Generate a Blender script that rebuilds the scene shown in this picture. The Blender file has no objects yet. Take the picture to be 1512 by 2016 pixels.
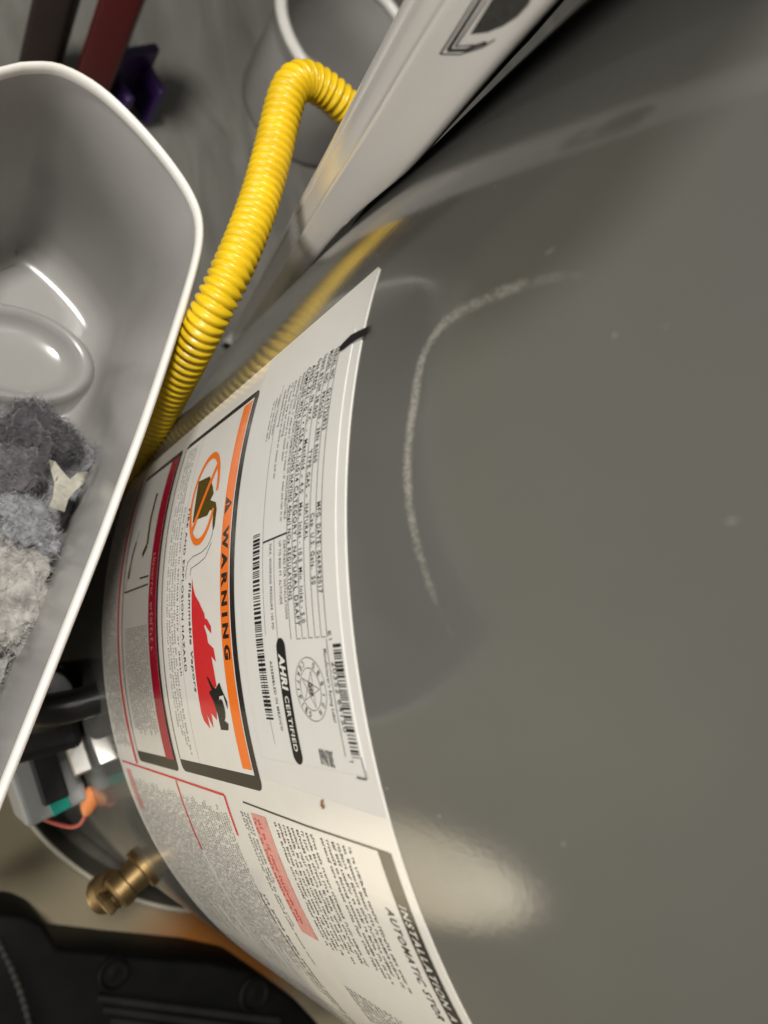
import bpy, bmesh, math, random
from mathutils import Vector, Matrix, noise
random.seed(7)
scene = bpy.context.scene
COL = scene.collection

# ------------------------------------------------------------------ camera
RT = 0.27                                   # tank radius (m)
CAM = Vector((1.41365*RT, 0.0, 0.93))
RM = Matrix(((-0.831677742, -0.015326340, 0.555047058),
             (0.119131266, -0.981265912, 0.151409879),
             (0.542328198, 0.192047685, 0.817922864)))
FPX = 1494.08                               # focal length in photo pixels (1512 x 2016)
cd = bpy.data.cameras.new('camera'); co = bpy.data.objects.new('camera', cd); COL.objects.link(co)
co.matrix_world = Matrix.Translation(CAM) @ RM.to_4x4()
cd.sensor_fit = 'VERTICAL'; cd.sensor_height = 36; cd.sensor_width = 27
cd.lens = FPX/2016*36; cd.clip_start = 0.005; cd.clip_end = 200
cd.dof.use_dof = True; cd.dof.focus_distance = 0.30; cd.dof.aperture_fstop = 9.5
scene.camera = co
scene.render.resolution_x = 768; scene.render.resolution_y = 1024

# ------------------------------------------------------------------ light
w = bpy.data.worlds.new('World'); scene.world = w; w.use_nodes = True
bg = w.node_tree.nodes['Background']; bg.inputs[0].default_value = (1.0, 0.965, 0.90, 1); bg.inputs[1].default_value = 0.10
def area(name, loc, target, size, power, col):
    l = bpy.data.lights.new(name, 'AREA'); l.shape = 'DISK'; l.size = size; l.energy = power; l.color = col
    o = bpy.data.objects.new(name, l); COL.objects.link(o); o.location = loc
    o.rotation_euler = (Vector(target)-Vector(loc)).to_track_quat('-Z', 'Y').to_euler(); return o
area('wall_lamp', (1.65, 0.55, 0.98), (0.25, 0.0, 0.6), 0.75, 14.5, (1.0, 0.965, 0.91))
area('ceiling_lamp', (0.75, -0.42, 2.35), (0.2, -0.1, 0.5), 0.22, 36, (1.0, 0.965, 0.91))
def spot(name, loc, target, ang, power, col, blend=.5, size=.02):
    l = bpy.data.lights.new(name, 'SPOT'); l.spot_size = math.radians(ang); l.spot_blend = blend; l.energy = power; l.color = col
    l.shadow_soft_size = size
    o = bpy.data.objects.new(name, l); COL.objects.link(o); o.location = loc
    o.rotation_euler = (Vector(target)-Vector(loc)).to_track_quat('-Z', 'Y').to_euler(); return o
spot('work_lamp', (1.2, 1.35, 0.75), (0.59, 0.565, 0.0), 14, 460, (1.0, 0.94, 0.84), .75)
vs = scene.view_settings
vs.view_transform = 'Standard'; vs.look = 'None'; vs.gamma = 1; vs.use_curve_mapping = False; vs.exposure = 0.0

# ------------------------------------------------------------------ pixel helpers (photo pixels -> directions -> places)
def ray(x, y): return RM @ Vector((x-756, -(y-1008), -FPX))/FPX
def onz(x, y, z): d = ray(x, y); return CAM + d*((z-CAM.z)/d.z)
def at(x, y, t): return CAM + ray(x, y)*t
def proj(P):
    c = RM.transposed() @ (Vector(P)-CAM); return (756-FPX*c.x/c.z, 1008+FPX*c.y/c.z, -c.z)
def S(x, y):                                # pixel -> (arc length, height) on the tank
    d = ray(x, y); a = d.x**2+d.y**2; b = 2*CAM.x*d.x; c = CAM.x**2-RT**2
    q = max(b*b-4*a*c, 0); t = (-b-math.sqrt(q))/(2*a); P = CAM+d*t
    return (RT*math.atan2(P.y, P.x), P.z)
def cylp(s, z, off=0.0):
    th = s/RT; r = RT+off; return Vector((r*math.cos(th), r*math.sin(th), z))
def s_at(z, y):                             # arc length where height z shows at photo row y
    lo, hi = -0.20, 0.205
    for _ in range(40):
        m = (lo+hi)/2
        if proj(cylp(m, z))[1] < y: lo = m
        else: hi = m
    return lo

# ------------------------------------------------------------------ materials
def nd(nt, t, **k):
    n = nt.nodes.new(t)
    for a, v in k.items(): setattr(n, a, v)
    return n
def mat(name, col, rough=.5, metal=0, ior=1.5, noise_amt=0, noise_scale=20, bump=0, bump_scale=200, coat=0, spec=.5, trans=0, sub=0):
    m = bpy.data.materials.new(name); m.use_nodes = True; nt = m.node_tree; b = nt.nodes['Principled BSDF']
    b.inputs['Base Color'].default_value = (*col, 1); b.inputs['Roughness'].default_value = rough
    b.inputs['Metallic'].default_value = metal; b.inputs['IOR'].default_value = ior
    b.inputs['Coat Weight'].default_value = coat; b.inputs['Coat Roughness'].default_value = .08
    b.inputs['Specular IOR Level'].default_value = spec
    if sub:
        b.inputs['Subsurface Weight'].default_value = sub; b.inputs['Subsurface Radius'].default_value = (.004, .004, .003)
    tc = nd(nt, 'ShaderNodeTexCoord')
    if noise_amt:
        n = nd(nt, 'ShaderNodeTexNoise'); n.inputs['Scale'].default_value = noise_scale; n.inputs['Detail'].default_value = 6
        nt.links.new(tc.outputs['Object'], n.inputs['Vector'])
        mx = nd(nt, 'ShaderNodeMix', data_type='RGBA'); r = nd(nt, 'ShaderNodeMapRange')
        r.inputs[1].default_value = .3; r.inputs[2].default_value = .7
        nt.links.new(n.outputs['Fac'], r.inputs[0]); nt.links.new(r.outputs[0], mx.inputs[0])
        mx.inputs[6].default_value = (*[c*(1-noise_amt) for c in col], 1); mx.inputs[7].default_value = (*[min(1, c*(1+noise_amt)) for c in col], 1)
        nt.links.new(mx.outputs[2], b.inputs['Base Color'])
    if bump:
        n2 = nd(nt, 'ShaderNodeTexNoise'); n2.inputs['Scale'].default_value = bump_scale; n2.inputs['Detail'].default_value = 3
        nt.links.new(tc.outputs['Object'], n2.inputs['Vector'])
        bp = nd(nt, 'ShaderNodeBump'); bp.inputs['Strength'].default_value = 1; bp.inputs['Distance'].default_value = bump
        nt.links.new(n2.outputs['Fac'], bp.inputs['Height']); nt.links.new(bp.outputs[0], b.inputs['Normal'])
    return m
M = {}
# tank enamel: warm grey gloss, orange peel, dust specks
m = mat('tank_enamel', (.150, .145, .122), .09, ior=1.55, bump=.00003, bump_scale=520); nt = m.node_tree; b = nt.nodes['Principled BSDF']
tc = nd(nt, 'ShaderNodeTexCoord'); vo = nd(nt, 'ShaderNodeTexVoronoi'); vo.inputs['Scale'].default_value = 150
nt.links.new(tc.outputs['Object'], vo.inputs['Vector'])
lt = nd(nt, 'ShaderNodeMath', operation='LESS_THAN'); lt.inputs[1].default_value = .05; nt.links.new(vo.outputs['Distance'], lt.inputs[0])
sx = nd(nt, 'ShaderNodeSeparateColor'); nt.links.new(vo.outputs['Color'], sx.inputs[0])
gt = nd(nt, 'ShaderNodeMath', operation='GREATER_THAN'); gt.inputs[1].default_value = .80; nt.links.new(sx.outputs[0], gt.inputs[0])
mu = nd(nt, 'ShaderNodeMath', operation='MULTIPLY'); nt.links.new(lt.outputs[0], mu.inputs[0]); nt.links.new(gt.outputs[0], mu.inputs[1])
mu2 = nd(nt, 'ShaderNodeMath', operation='MULTIPLY'); nt.links.new(mu.outputs[0], mu2.inputs[0]); mu2.inputs[1].default_value = .55
n3 = nd(nt, 'ShaderNodeTexNoise'); n3.inputs['Scale'].default_value = 9; n3.inputs['Detail'].default_value = 5; nt.links.new(tc.outputs['Object'], n3.inputs['Vector'])
mx0 = nd(nt, 'ShaderNodeMix', data_type='RGBA'); mx0.inputs[6].default_value = (.112, .113, .104, 1); mx0.inputs[7].default_value = (.128, .128, .118, 1)
nt.links.new(n3.outputs['Fac'], mx0.inputs[0])
mx = nd(nt, 'ShaderNodeMix', data_type='RGBA'); nt.links.new(mu2.outputs[0], mx.inputs[0]); nt.links.new(mx0.outputs[2], mx.inputs[6])
mx.inputs[7].default_value = (.55, .52, .46, 1); # short pale ticks and a dust film
mp5 = nd(nt, 'ShaderNodeMapping'); mp5.inputs['Scale'].default_value = (1, 1, .28); mp5.inputs['Rotation'].default_value = (.35, 0, 0); nt.links.new(tc.outputs['Object'], mp5.inputs[0])
v5 = nd(nt, 'ShaderNodeTexVoronoi'); v5.inputs['Scale'].default_value = 120; nt.links.new(mp5.outputs[0], v5.inputs['Vector'])
l5 = nd(nt, 'ShaderNodeMath', operation='LESS_THAN'); l5.inputs[1].default_value = .05; nt.links.new(v5.outputs['Distance'], l5.inputs[0])
s5 = nd(nt, 'ShaderNodeSeparateColor'); nt.links.new(v5.outputs['Color'], s5.inputs[0])
g5 = nd(nt, 'ShaderNodeMath', operation='GREATER_THAN'); g5.inputs[1].default_value = .80; nt.links.new(s5.outputs[1], g5.inputs[0])
m5 = nd(nt, 'ShaderNodeMath', operation='MULTIPLY'); nt.links.new(l5.outputs[0], m5.inputs[0]); nt.links.new(g5.outputs[0], m5.inputs[1])
k5 = nd(nt, 'ShaderNodeMath', operation='MULTIPLY'); k5.inputs[1].default_value = .30; nt.links.new(m5.outputs[0], k5.inputs[0])
mx5 = nd(nt, 'ShaderNodeMix', data_type='RGBA'); nt.links.new(k5.outputs[0], mx5.inputs[0]); nt.links.new(mx.outputs[2], mx5.inputs[6]); mx5.inputs[7].default_value = (.50, .48, .43, 1)
nt.links.new(mx5.outputs[2], b.inputs['Base Color'])
n6 = nd(nt, 'ShaderNodeTexNoise'); n6.inputs['Scale'].default_value = 22; n6.inputs['Detail'].default_value = 8; n6.inputs['Distortion'].default_value = 1.5; nt.links.new(tc.outputs['Object'], n6.inputs['Vector'])
r6 = nd(nt, 'ShaderNodeMapRange'); r6.inputs[1].default_value = .35; r6.inputs[2].default_value = .75; r6.inputs[3].default_value = .09; r6.inputs[4].default_value = .15; nt.links.new(n6.outputs['Fac'], r6.inputs[0]); nt.links.new(r6.outputs[0], b.inputs['Roughness'])
M['enamel'] = m
M['sheet'] = mat('label_gloss_white', (.76, .735, .68), .09, noise_amt=.02, noise_scale=60)
M['sticker'] = mat('label_matte_white', (.70, .69, .66), .42, noise_amt=.015, noise_scale=80)
M['ink'] = mat('ink_black', (.010, .010, .010), .45, spec=.25)
M['inkg'] = mat('ink_black_gloss', (.012, .012, .011), .13)
M['grey_ink'] = mat('ink_grey', (.22, .22, .21), .2, noise_amt=.35, noise_scale=300)
M['thin_ink'] = mat('ink_fine', (.06, .06, .06), .45, spec=.25)
M['orange'] = mat('ink_orange', (.90, .19, .012), .14)
M['red'] = mat('ink_red', (.66, .025, .03), .14)
M['crimson'] = mat('ink_crimson', (.42, .012, .035), .14)
M['pink'] = mat('ink_pink', (.70, .30, .26), .16, noise_amt=.12, noise_scale=400)
M['olive'] = mat('ink_olive', (.085, .06, .006), .14)
M['white_ink'] = mat('ink_white', (.76, .74, .68), .2)
M['marker'] = mat('marker_black', (.010, .009, .013), .45, spec=.15)
M['rust'] = mat('rust_spot', (.25, .11, .03), .6)
M['hose'] = mat('hose_yellow', (.78, .52, .010), .33, noise_amt=.12, noise_scale=60)
M['plastic'] = mat('bin_plastic_shaded', (.37, .358, .342), .18, noise_amt=.10, noise_scale=11, bump=.00003, bump_scale=45)  # same white plastic as the rim, greyed for the shade inside the bin
M['rimwhite'] = mat('bin_rim_white', (.78, .76, .71), .3, noise_amt=.03, noise_scale=60)
M['pan'] = mat('pan_metal', (.14, .13, .105), .35, noise_amt=.4, noise_scale=14)
M['pan_rim'] = mat('pan_rim', (.60, .56, .45), .35)
M['brass'] = mat('brass', (.24, .165, .075), .5, metal=1, noise_amt=.2, noise_scale=80)
M['black'] = mat('black_plastic', (.010, .010, .0095), .38, noise_amt=.3, noise_scale=40)
M['case'] = mat('case_black', (.004, .004, .0037), .6, spec=.12, noise_amt=.3, noise_scale=30)
M['valve_grey'] = mat('valve_grey', (.34, .35, .34), .4)
M['teal'] = mat('teal_mark', (.0, .26, .19), .4)
M['steel'] = mat('steel', (.72, .70, .66), .28, metal=1)
M['wire'] = mat('wire_red', (.42, .08, .06), .4)
M['orangeplug'] = mat('plug_orange', (.75, .25, .08), .45)
M['redbox'] = mat('red_plastic', (.085, .004, .004), .3)
M['brownbox'] = mat('brown_card', (.025, .014, .012), .55, noise_amt=.2)
M['purple'] = mat('purple_plastic', (.034, .013, .085), .35)
M['pvc'] = mat('grey_pvc', (.44, .46, .43), .45)
M['paper'] = mat('scrap_paper', (.40, .385, .32), .8, noise_amt=.25, noise_scale=150)

# package film
m = mat('package_film', (.77, .75, .73), .22, bump=.0003, bump_scale=16); M['film'] = m
# floor: tan vinyl/concrete with stains and an orange rust stain by the pan
m = bpy.data.materials.new('floor_tan'); m.use_nodes = True; nt = m.node_tree; b = nt.nodes['Principled BSDF']; b.inputs['Roughness'].default_value = .5
tc = nd(nt, 'ShaderNodeTexCoord'); n = nd(nt, 'ShaderNodeTexNoise'); n.inputs['Scale'].default_value = 5; n.inputs['Detail'].default_value = 9
nt.links.new(tc.outputs['Object'], n.inputs['Vector'])
cr = nd(nt, 'ShaderNodeValToRGB'); cr.color_ramp.elements[0].position = .3; cr.color_ramp.elements[0].color = (.31, .26, .165, 1)
cr.color_ramp.elements[1].position = .72; cr.color_ramp.elements[1].color = (.42, .37, .245, 1); nt.links.new(n.outputs['Fac'], cr.inputs[0])
mp = nd(nt, 'ShaderNodeMapping'); mp.vector_type = 'TEXTURE'; nt.links.new(tc.outputs['Object'], mp.inputs[0])
st = onz(430, 1830, 0); mp.inputs['Location'].default_value = (st.x-.03, st.y+.02, 0); mp.inputs['Scale'].default_value = (.17, .10, 1)
gr = nd(nt, 'ShaderNodeTexGradient', gradient_type='SPHERICAL'); nt.links.new(mp.outputs[0], gr.inputs[0])
rm = nd(nt, 'ShaderNodeMapRange'); rm.inputs[2].default_value = .55; nt.links.new(gr.outputs['Fac'], rm.inputs[0])
mx = nd(nt, 'ShaderNodeMix', data_type='RGBA'); mx.inputs[7].default_value = (.36, .13, .018, 1)
nt.links.new(rm.outputs[0], mx.inputs[0]); nt.links.new(cr.outputs[0], mx.inputs[6]); nt.links.new(mx.outputs[2], b.inputs['Base Color'])
M['floor'] = m
# grey sheet flooring with streaky scuffs
m = bpy.data.materials.new('grey_vinyl'); m.use_nodes = True; nt = m.node_tree; b = nt.nodes['Principled BSDF']; b.inputs['Roughness'].default_value = .36
tc = nd(nt, 'ShaderNodeTexCoord'); mp = nd(nt, 'ShaderNodeMapping'); mp.inputs['Rotation'].default_value = (0, 0, .55); mp.inputs['Scale'].default_value = (9, 3.2, 1)
nt.links.new(tc.outputs['Object'], mp.inputs[0]); n = nd(nt, 'ShaderNodeTexNoise'); n.inputs['Scale'].default_value = 1.6; n.inputs['Detail'].default_value = 7; n.inputs['Distortion'].default_value = 1.2
nt.links.new(mp.outputs[0], n.inputs['Vector'])
cr = nd(nt, 'ShaderNodeValToRGB'); cr.color_ramp.elements[0].position = .3; cr.color_ramp.elements[0].color = (.135, .13, .115, 1)
cr.color_ramp.elements[1].position = .75; cr.color_ramp.elements[1].color = (.235, .228, .205, 1); nt.links.new(n.outputs['Fac'], cr.inputs[0])
nt.links.new(cr.outputs[0], b.inputs['Base Color'])
bp = nd(nt, 'ShaderNodeBump'); bp.inputs['Distance'].default_value = .004; nt.links.new(n.outputs['Fac'], bp.inputs['Height']); nt.links.new(bp.outputs[0], b.inputs['Normal'])
M['grey_vinyl'] = m
# lint
m = bpy.data.materials.new('lint'); m.use_nodes = True; nt = m.node_tree; b = nt.nodes['Principled BSDF']; b.inputs['Roughness'].default_value = .95; b.inputs['Specular IOR Level'].default_value = .1
b.inputs['Sheen Weight'].default_value = .5; b.inputs['Sheen Roughness'].default_value = .6
at_ = nd(nt, 'ShaderNodeAttribute', attribute_name='tone'); tc = nd(nt, 'ShaderNodeTexCoord')
n = nd(nt, 'ShaderNodeTexNoise'); n.inputs['Scale'].default_value = 120; n.inputs['Detail'].default_value = 6; n.inputs['Distortion'].default_value = 2
nt.links.new(tc.outputs['Object'], n.inputs['Vector'])
rm = nd(nt, 'ShaderNodeMapRange'); rm.inputs[1].default_value = .3; rm.inputs[2].default_value = .7; rm.inputs[3].default_value = .7; rm.inputs[4].default_value = 1.25; nt.links.new(n.outputs['Fac'], rm.inputs[0])
vm = nd(nt, 'ShaderNodeVectorMath', operation='SCALE'); nt.links.new(at_.outputs['Color'], vm.inputs[0]); nt.links.new(rm.outputs[0], vm.inputs['Scale'])
nt.links.new(vm.outputs[0], b.inputs['Base Color'])
bp = nd(nt, 'ShaderNodeBump'); bp.inputs['Distance'].default_value = .0008; nt.links.new(n.outputs['Fac'], bp.inputs['Height']); nt.links.new(bp.outputs[0], b.inputs['Normal'])
M['lint'] = m
# scuff (fine light scratches; gaps let the enamel through)
m = bpy.data.materials.new('scuff'); m.use_nodes = True; nt = m.node_tree; b = nt.nodes['Principled BSDF']
b.inputs['Base Color'].default_value = (.46, .44, .39, 1); b.inputs['Roughness'].default_value = .5
uv = nd(nt, 'ShaderNodeUVMap'); sp = nd(nt, 'ShaderNodeSeparateXYZ'); nt.links.new(uv.outputs[0], sp.inputs[0])
tc = nd(nt, 'ShaderNodeTexCoord'); mp = nd(nt, 'ShaderNodeMapping'); mp.inputs['Scale'].default_value = (1, 1.0, .38); nt.links.new(tc.outputs['Object'], mp.inputs[0])
n = nd(nt, 'ShaderNodeTexNoise'); n.inputs['Scale'].default_value = 2600; n.inputs['Detail'].default_value = 3; nt.links.new(mp.outputs[0], n.inputs['Vector'])
# edge falloff 1-(2v-1)^2 and end fade 4u(1-u)
def mth(op, a, bb=None):
    k = nd(nt, 'ShaderNodeMath', operation=op)
    for i, v in enumerate((a, bb)):
        if v is None: continue
        if isinstance(v, (int, float)): k.inputs[i].default_value = v
        else: nt.links.new(v, k.inputs[i])
    return k.outputs[0]
e1 = mth('SUBTRACT', mth('MULTIPLY', sp.outputs[1], 2.0), 1.0); e2 = mth('SUBTRACT', 1.0, mth('MULTIPLY', e1, e1))
u1 = mth('MULTIPLY', mth('MULTIPLY', sp.outputs[0], mth('SUBTRACT', 1.0, sp.outputs[0])), 4.0)
u2 = mth('POWER', u1, .6)
nb = nd(nt, 'ShaderNodeTexNoise'); nb.inputs['Scale'].default_value = 170; nb.inputs['Detail'].default_value = 4; nt.links.new(tc.outputs['Object'], nb.inputs['Vector'])
th_ = mth('MULTIPLY', mth('MULTIPLY', e2, u2), mth('ADD', mth('MULTIPLY', nb.outputs['Fac'], 0.50), 0.46))
df = mth('SUBTRACT', mth('ADD', th_, n.outputs['Fac']), 0.93); al = mth('MULTIPLY', df, 3.5); al.node.use_clamp = True
al2 = mth('MULTIPLY', al, .70)
tr = nd(nt, 'ShaderNodeBsdfTransparent'); ms = nd(nt, 'ShaderNodeMixShader'); nt.links.new(al2, ms.inputs[0]); nt.links.new(tr.outputs[0], ms.inputs[1]); nt.links.new(b.outputs[0], ms.inputs[2])
nt.links.new(ms.outputs[0], nt.nodes['Material Output'].inputs[0])
M['scuff'] = m

# ------------------------------------------------------------------ object helpers
def obj(name, me, material=None, parent=None):
    if isinstance(me, bmesh.types.BMesh):
        bm = me; me = bpy.data.meshes.new(name); bm.to_mesh(me); bm.free()
    o = bpy.data.objects.new(name, me); COL.objects.link(o)
    if material: me.materials.append(M[material])
    if parent: o.parent = parent
    return o
def smooth(o, ang=None):
    o.data.polygons.foreach_set('use_smooth', [True]*len(o.data.polygons))
    if ang: o.data.set_sharp_from_angle(angle=math.radians(ang))
    o.data.update(); return o
def thing(name, label, cat, group=None, loc=(0, 0, 0)):
    o = bpy.data.objects.new(name, None); COL.objects.link(o); o.location = loc; tag(o, label, cat, group); return o
def tag(o, label, cat, group=None):
    o['label'] = label; o['category'] = cat
    if group: o['group'] = group
    return o
def lathe(bm, prof, n=64, c=(0, 0, 0), axis=None, sx=1, sy=1):
    rot = Vector((0, 0, 1)).rotation_difference(Vector(axis)).to_matrix() if axis else Matrix.Identity(3)
    rings = []
    for r, z in prof:
        rings.append([bm.verts.new(Vector(c)+rot @ Vector((r*sx*math.cos(2*math.pi*i/n), r*sy*math.sin(2*math.pi*i/n), z))) for i in range(n)])
    for a, b_ in zip(rings, rings[1:]):
        for i in range(n): bm.faces.new((a[i], a[(i+1) % n], b_[(i+1) % n], b_[i]))
    return rings
def cap(bm, ring, flip=False):
    bm.faces.new(ring[::-1] if flip else ring)
def box(bm, size, mtx):
    g = bmesh.ops.create_cube(bm, size=1, matrix=mtx @ Matrix.Diagonal((*size, 1))); return g['verts']
def bevelled_box(size, mtx, bev=.002, seg=2):
    bm = bmesh.new(); box(bm, size, mtx); bmesh.ops.bevel(bm, geom=bm.edges[:]+bm.verts[:], offset=bev, segments=seg, affect='EDGES', profile=.5); return bm
def catmull(P, n, closed=False):
    P = [Vector(p) for p in P]; out = []; m_ = len(P)
    segs = m_ if closed else m_-1
    for k in range(segs):
        g = lambda i: P[i % m_] if closed else P[min(max(i, 0), m_-1)]
        a, b_, c, d = g(k-1), g(k), g(k+1), g(k+2)
        for j in range(n):
            t = j/n
            out.append(.5*((2*b_)+(c-a)*t+(2*a-5*b_+4*c-d)*t*t+(3*b_-a-3*c+d)*t**3))
    if not closed: out.append(P[-1])
    return out
def resample(P, n, closed=False):
    Q = P+[P[0]] if closed else P; L = [0]
    for a, b_ in zip(Q, Q[1:]): L.append(L[-1]+(b_-a).length)
    out = []; k = 0
    for i in range(n):
        t = L[-1]*i/(n if closed else n-1)
        while k < len(L)-2 and L[k+1] < t: k += 1
        f = (t-L[k])/max(L[k+1]-L[k], 1e-9); out.append(Q[k].lerp(Q[k+1], min(f, 1)))
    return out
def sweep(bm, path, radii, n=20, caps=True, squash=None):
    up = Vector((0, 0, 1)); prev = None; rings = []
    for i, p in enumerate(path):
        t = (path[min(i+1, len(path)-1)]-path[max(i-1, 0)]).normalized()
        if prev is None: x = t.cross(up).normalized() if abs(t.z) < .95 else t.cross(Vector((1, 0, 0))).normalized()
        else: x = (prev-t*prev.dot(t)).normalized()
        prev = x; y = t.cross(x); r = radii[i] if hasattr(radii, '__len__') else radii
        rings.append([bm.verts.new(p+(x*math.cos(2*math.pi*k/n)+y*math.sin(2*math.pi*k/n))*r) for k in range(n)])
    for a, b_ in zip(rings, rings[1:]):
        for k in range(n): bm.faces.new((a[k], a[(k+1) % n], b_[(k+1) % n], b_[k]))
    if caps: bm.faces.new(rings[0][::-1]); bm.faces.new(rings[-1])
    return rings

# ------------------------------------------------------------------ floor
def sheet_obj(name, x0, x1, y0, y1, z, material, nx=1, ny=1, amp=0):
    bm = bmesh.new(); V = [[bm.verts.new((x0+(x1-x0)*i/nx, y0+(y1-y0)*j/ny, z+(amp*noise.noise(Vector((i*.35, j*.2, 3))) if amp else 0))) for i in range(nx+1)] for j in range(ny+1)]
    for j in range(ny):
        for i in range(nx): bm.faces.new((V[j][i], V[j][i+1], V[j+1][i+1], V[j+1][i]))
    return obj(name, bm, material)
fl = sheet_obj('floor', -3, 4, -3.5, 4, 0, 'floor'); fl['kind'] = 'structure'
# grey sheet of vinyl behind and beside the heater
mv = bmesh.new(); nx, ny = 40, 60
V = [[mv.verts.new((-1.2+1.7*i/nx, -2.2+1.84*j/ny, .006+.0035*noise.noise(Vector((i*.9, j*.4, 3)))+.002*noise.noise(Vector((i*2.3, j*.8, 9))))) for i in range(nx+1)] for j in range(ny+1)]
for j in range(ny):
    for i in range(nx): mv.faces.new((V[j][i], V[j][i+1], V[j+1][i+1], V[j+1][i]))
bd = [e for e in mv.edges if e.is_boundary]; ex = bmesh.ops.extrude_edge_only(mv, edges=bd)['geom']
for v in ex:
    if isinstance(v, bmesh.types.BMVert): v.co.z = .0005
tag(smooth(obj('floor_mat', mv, 'grey_vinyl')), 'grey scuffed vinyl mat lying on the floor under the small white tub', 'mat')

# ------------------------------------------------------------------ water heater
WH = thing('water_heater', 'grey enamelled cylindrical water heater covered with a white warning label', 'water heater')
bm = bmesh.new(); lathe(bm, [(RT-.012, .032), (RT-.003, .033), (RT, .038), (RT, .2), (RT, .5), (RT, .75), (RT, 1.0), (RT, 1.25), (RT, 1.405)], 360)
jk = smooth(obj('jacket', bm, 'enamel', WH), 40)
bm = bmesh.new(); rg = lathe(bm, [(RT+.0035, 1.39), (RT+.004, 1.425), (RT, 1.433), (RT*.8, 1.445), (RT*.4, 1.452), (.02, 1.455)], 180); cap(bm, rg[-1])
smooth(obj('top_cap', bm, 'enamel', WH), 40)
# legs under the jacket carry it on the pan
for a in (.5, 2.6, 4.7):
    bm = bmesh.new(); box(bm, (.03, .03, .029), Matrix.Translation((.2*math.cos(a), .2*math.sin(a), .0185))); obj('leg', bm, 'black', WH)

# drain pan
PAN = thing('drain_pan', 'shallow dark metal drain pan with a pale rolled rim under the water heater', 'drain pan')
bm = bmesh.new(); rg = lathe(bm, [(.283, .0015), (.2965, .042), (.2955, .042), (.282, .0035), (.15, .0035), (.01, .0035)], 160)
cap(bm, rg[-1]); smooth(obj('basin', bm, 'pan', PAN), 30)
bm = bmesh.new(); pr = [(.2978+.0024*math.cos(k*math.pi/4), .0425+.0024*math.sin(k*math.pi/4)) for k in range(9)]; lathe(bm, pr, 160); smooth(obj('rim', bm, 'pan_rim', PAN))

# ------------------------------------------------------------------ label (flat shapes wrapped on the tank)
def wrap(bm, off, step=.004):
    """bm is flat in (s, z); cut into strips and bend on to the tank"""
    xs = [v.co.x for v in bm.verts]; a, b_ = min(xs), max(xs)
    k = math.floor(a/step)+1
    while k*step < b_:
        bmesh.ops.bisect_plane(bm, geom=bm.verts[:]+bm.edges[:]+bm.faces[:], plane_co=(k*step, 0, 0), plane_no=(1, 0, 0), dist=1e-7); k += 1
    for v in bm.verts: v.co = cylp(v.co.x, v.co.y, off)
    return bm
def flat_poly(bm, pts):
    vs_ = [bm.verts.new((p[0], p[1], 0)) for p in pts]; f = bm.faces.new(vs_); f.normal_update()
    if f.normal.z < 0: f.normal_flip()
    bmesh.ops.triangulate(bm, faces=[f])
def flat_rect(bm, s0, s1, z0, z1): flat_poly(bm, [(s0, z0), (s1, z0), (s1, z1), (s0, z1)])
def flat_band(bm, p, q, wd):
    (a, b_), (c, d) = p, q; L = math.hypot(c-a, d-b_) or 1e-9; nx_, ny_ = -(d-b_)/L*wd/2, (c-a)/L*wd/2
    flat_poly(bm, [(a-nx_, b_-ny_), (c-nx_, d-ny_), (c+nx_, d+ny_), (a+nx_, b_+ny_)])
def flat_line(bm, pts, wd):
    for p, q in zip(pts, pts[1:]): flat_band(bm, p, q, wd)
def px(*pts): return [S(x, y) for x, y in pts]
def rrect(s0, s1, z0, z1, r, n=5):
    out = []
    for cx, cz, a0 in ((s1-r, z0+r, -90), (s1-r, z1-r, 0), (s0+r, z1-r, 90), (s0+r, z0+r, 180)):
        for k in range(n+1):
            a = math.radians(a0+90*k/n); out.append((cx+r*math.cos(a), cz+r*math.sin(a)))
    return out
_dg = None
def text_mesh(txt, bold=0., shear=0., space=1.12):
    cu = bpy.data.curves.new('t', 'FONT'); cu.body = txt; cu.size = 1; cu.offset = bold; cu.resolution_u = 3; cu.shear = shear; cu.space_character = space
    o = bpy.data.objects.new('t', cu); COL.objects.link(o); bpy.context.view_layer.update()
    me = bpy.data.meshes.new_from_object(o.evaluated_get(bpy.context.evaluated_depsgraph_get()))
    bpy.data.objects.remove(o); bpy.data.curves.remove(cu)
    vs_ = [(v.co.x, v.co.y) for v in me.vertices]; fs = [tuple(p.vertices) for p in me.polygons]
    bpy.data.meshes.remove(me); return vs_, fs
CAPH = .682
def flat_text(bm, txt, p, q=None, cap_h=.0026, bold=.0, shear=0., space=1.12):
    """text from p to q (surface coordinates of the baseline ends); width follows p-q"""
    vs_, fs = text_mesh(txt, bold, shear, space)
    if not vs_: return
    x0 = min(v[0] for v in vs_); x1 = max(v[0] for v in vs_); L = math.hypot(q[0]-p[0], q[1]-p[1])
    ex_, ez_ = (q[0]-p[0])/L, (q[1]-p[1])/L; kx = L/(x1-x0); ky = cap_h/CAPH
    V_ = []
    for x, y in vs_:
        a, h = (x-x0)*kx, y*ky; V_.append(bm.verts.new((p[0]+ex_*a-ez_*h, p[1]+ez_*a+ex_*h, 0)))
    for f in fs:
        try: bm.faces.new([V_[i] for i in f])
        except ValueError: pass
def row_text(bm, txt, z, y0, y1, cap_h=.0026, bold=.012, shear=0, space=1.12): flat_text(bm, txt, (s_at(z, y0), z), (s_at(z, y1), z), cap_h, bold, shear, space)
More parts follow.
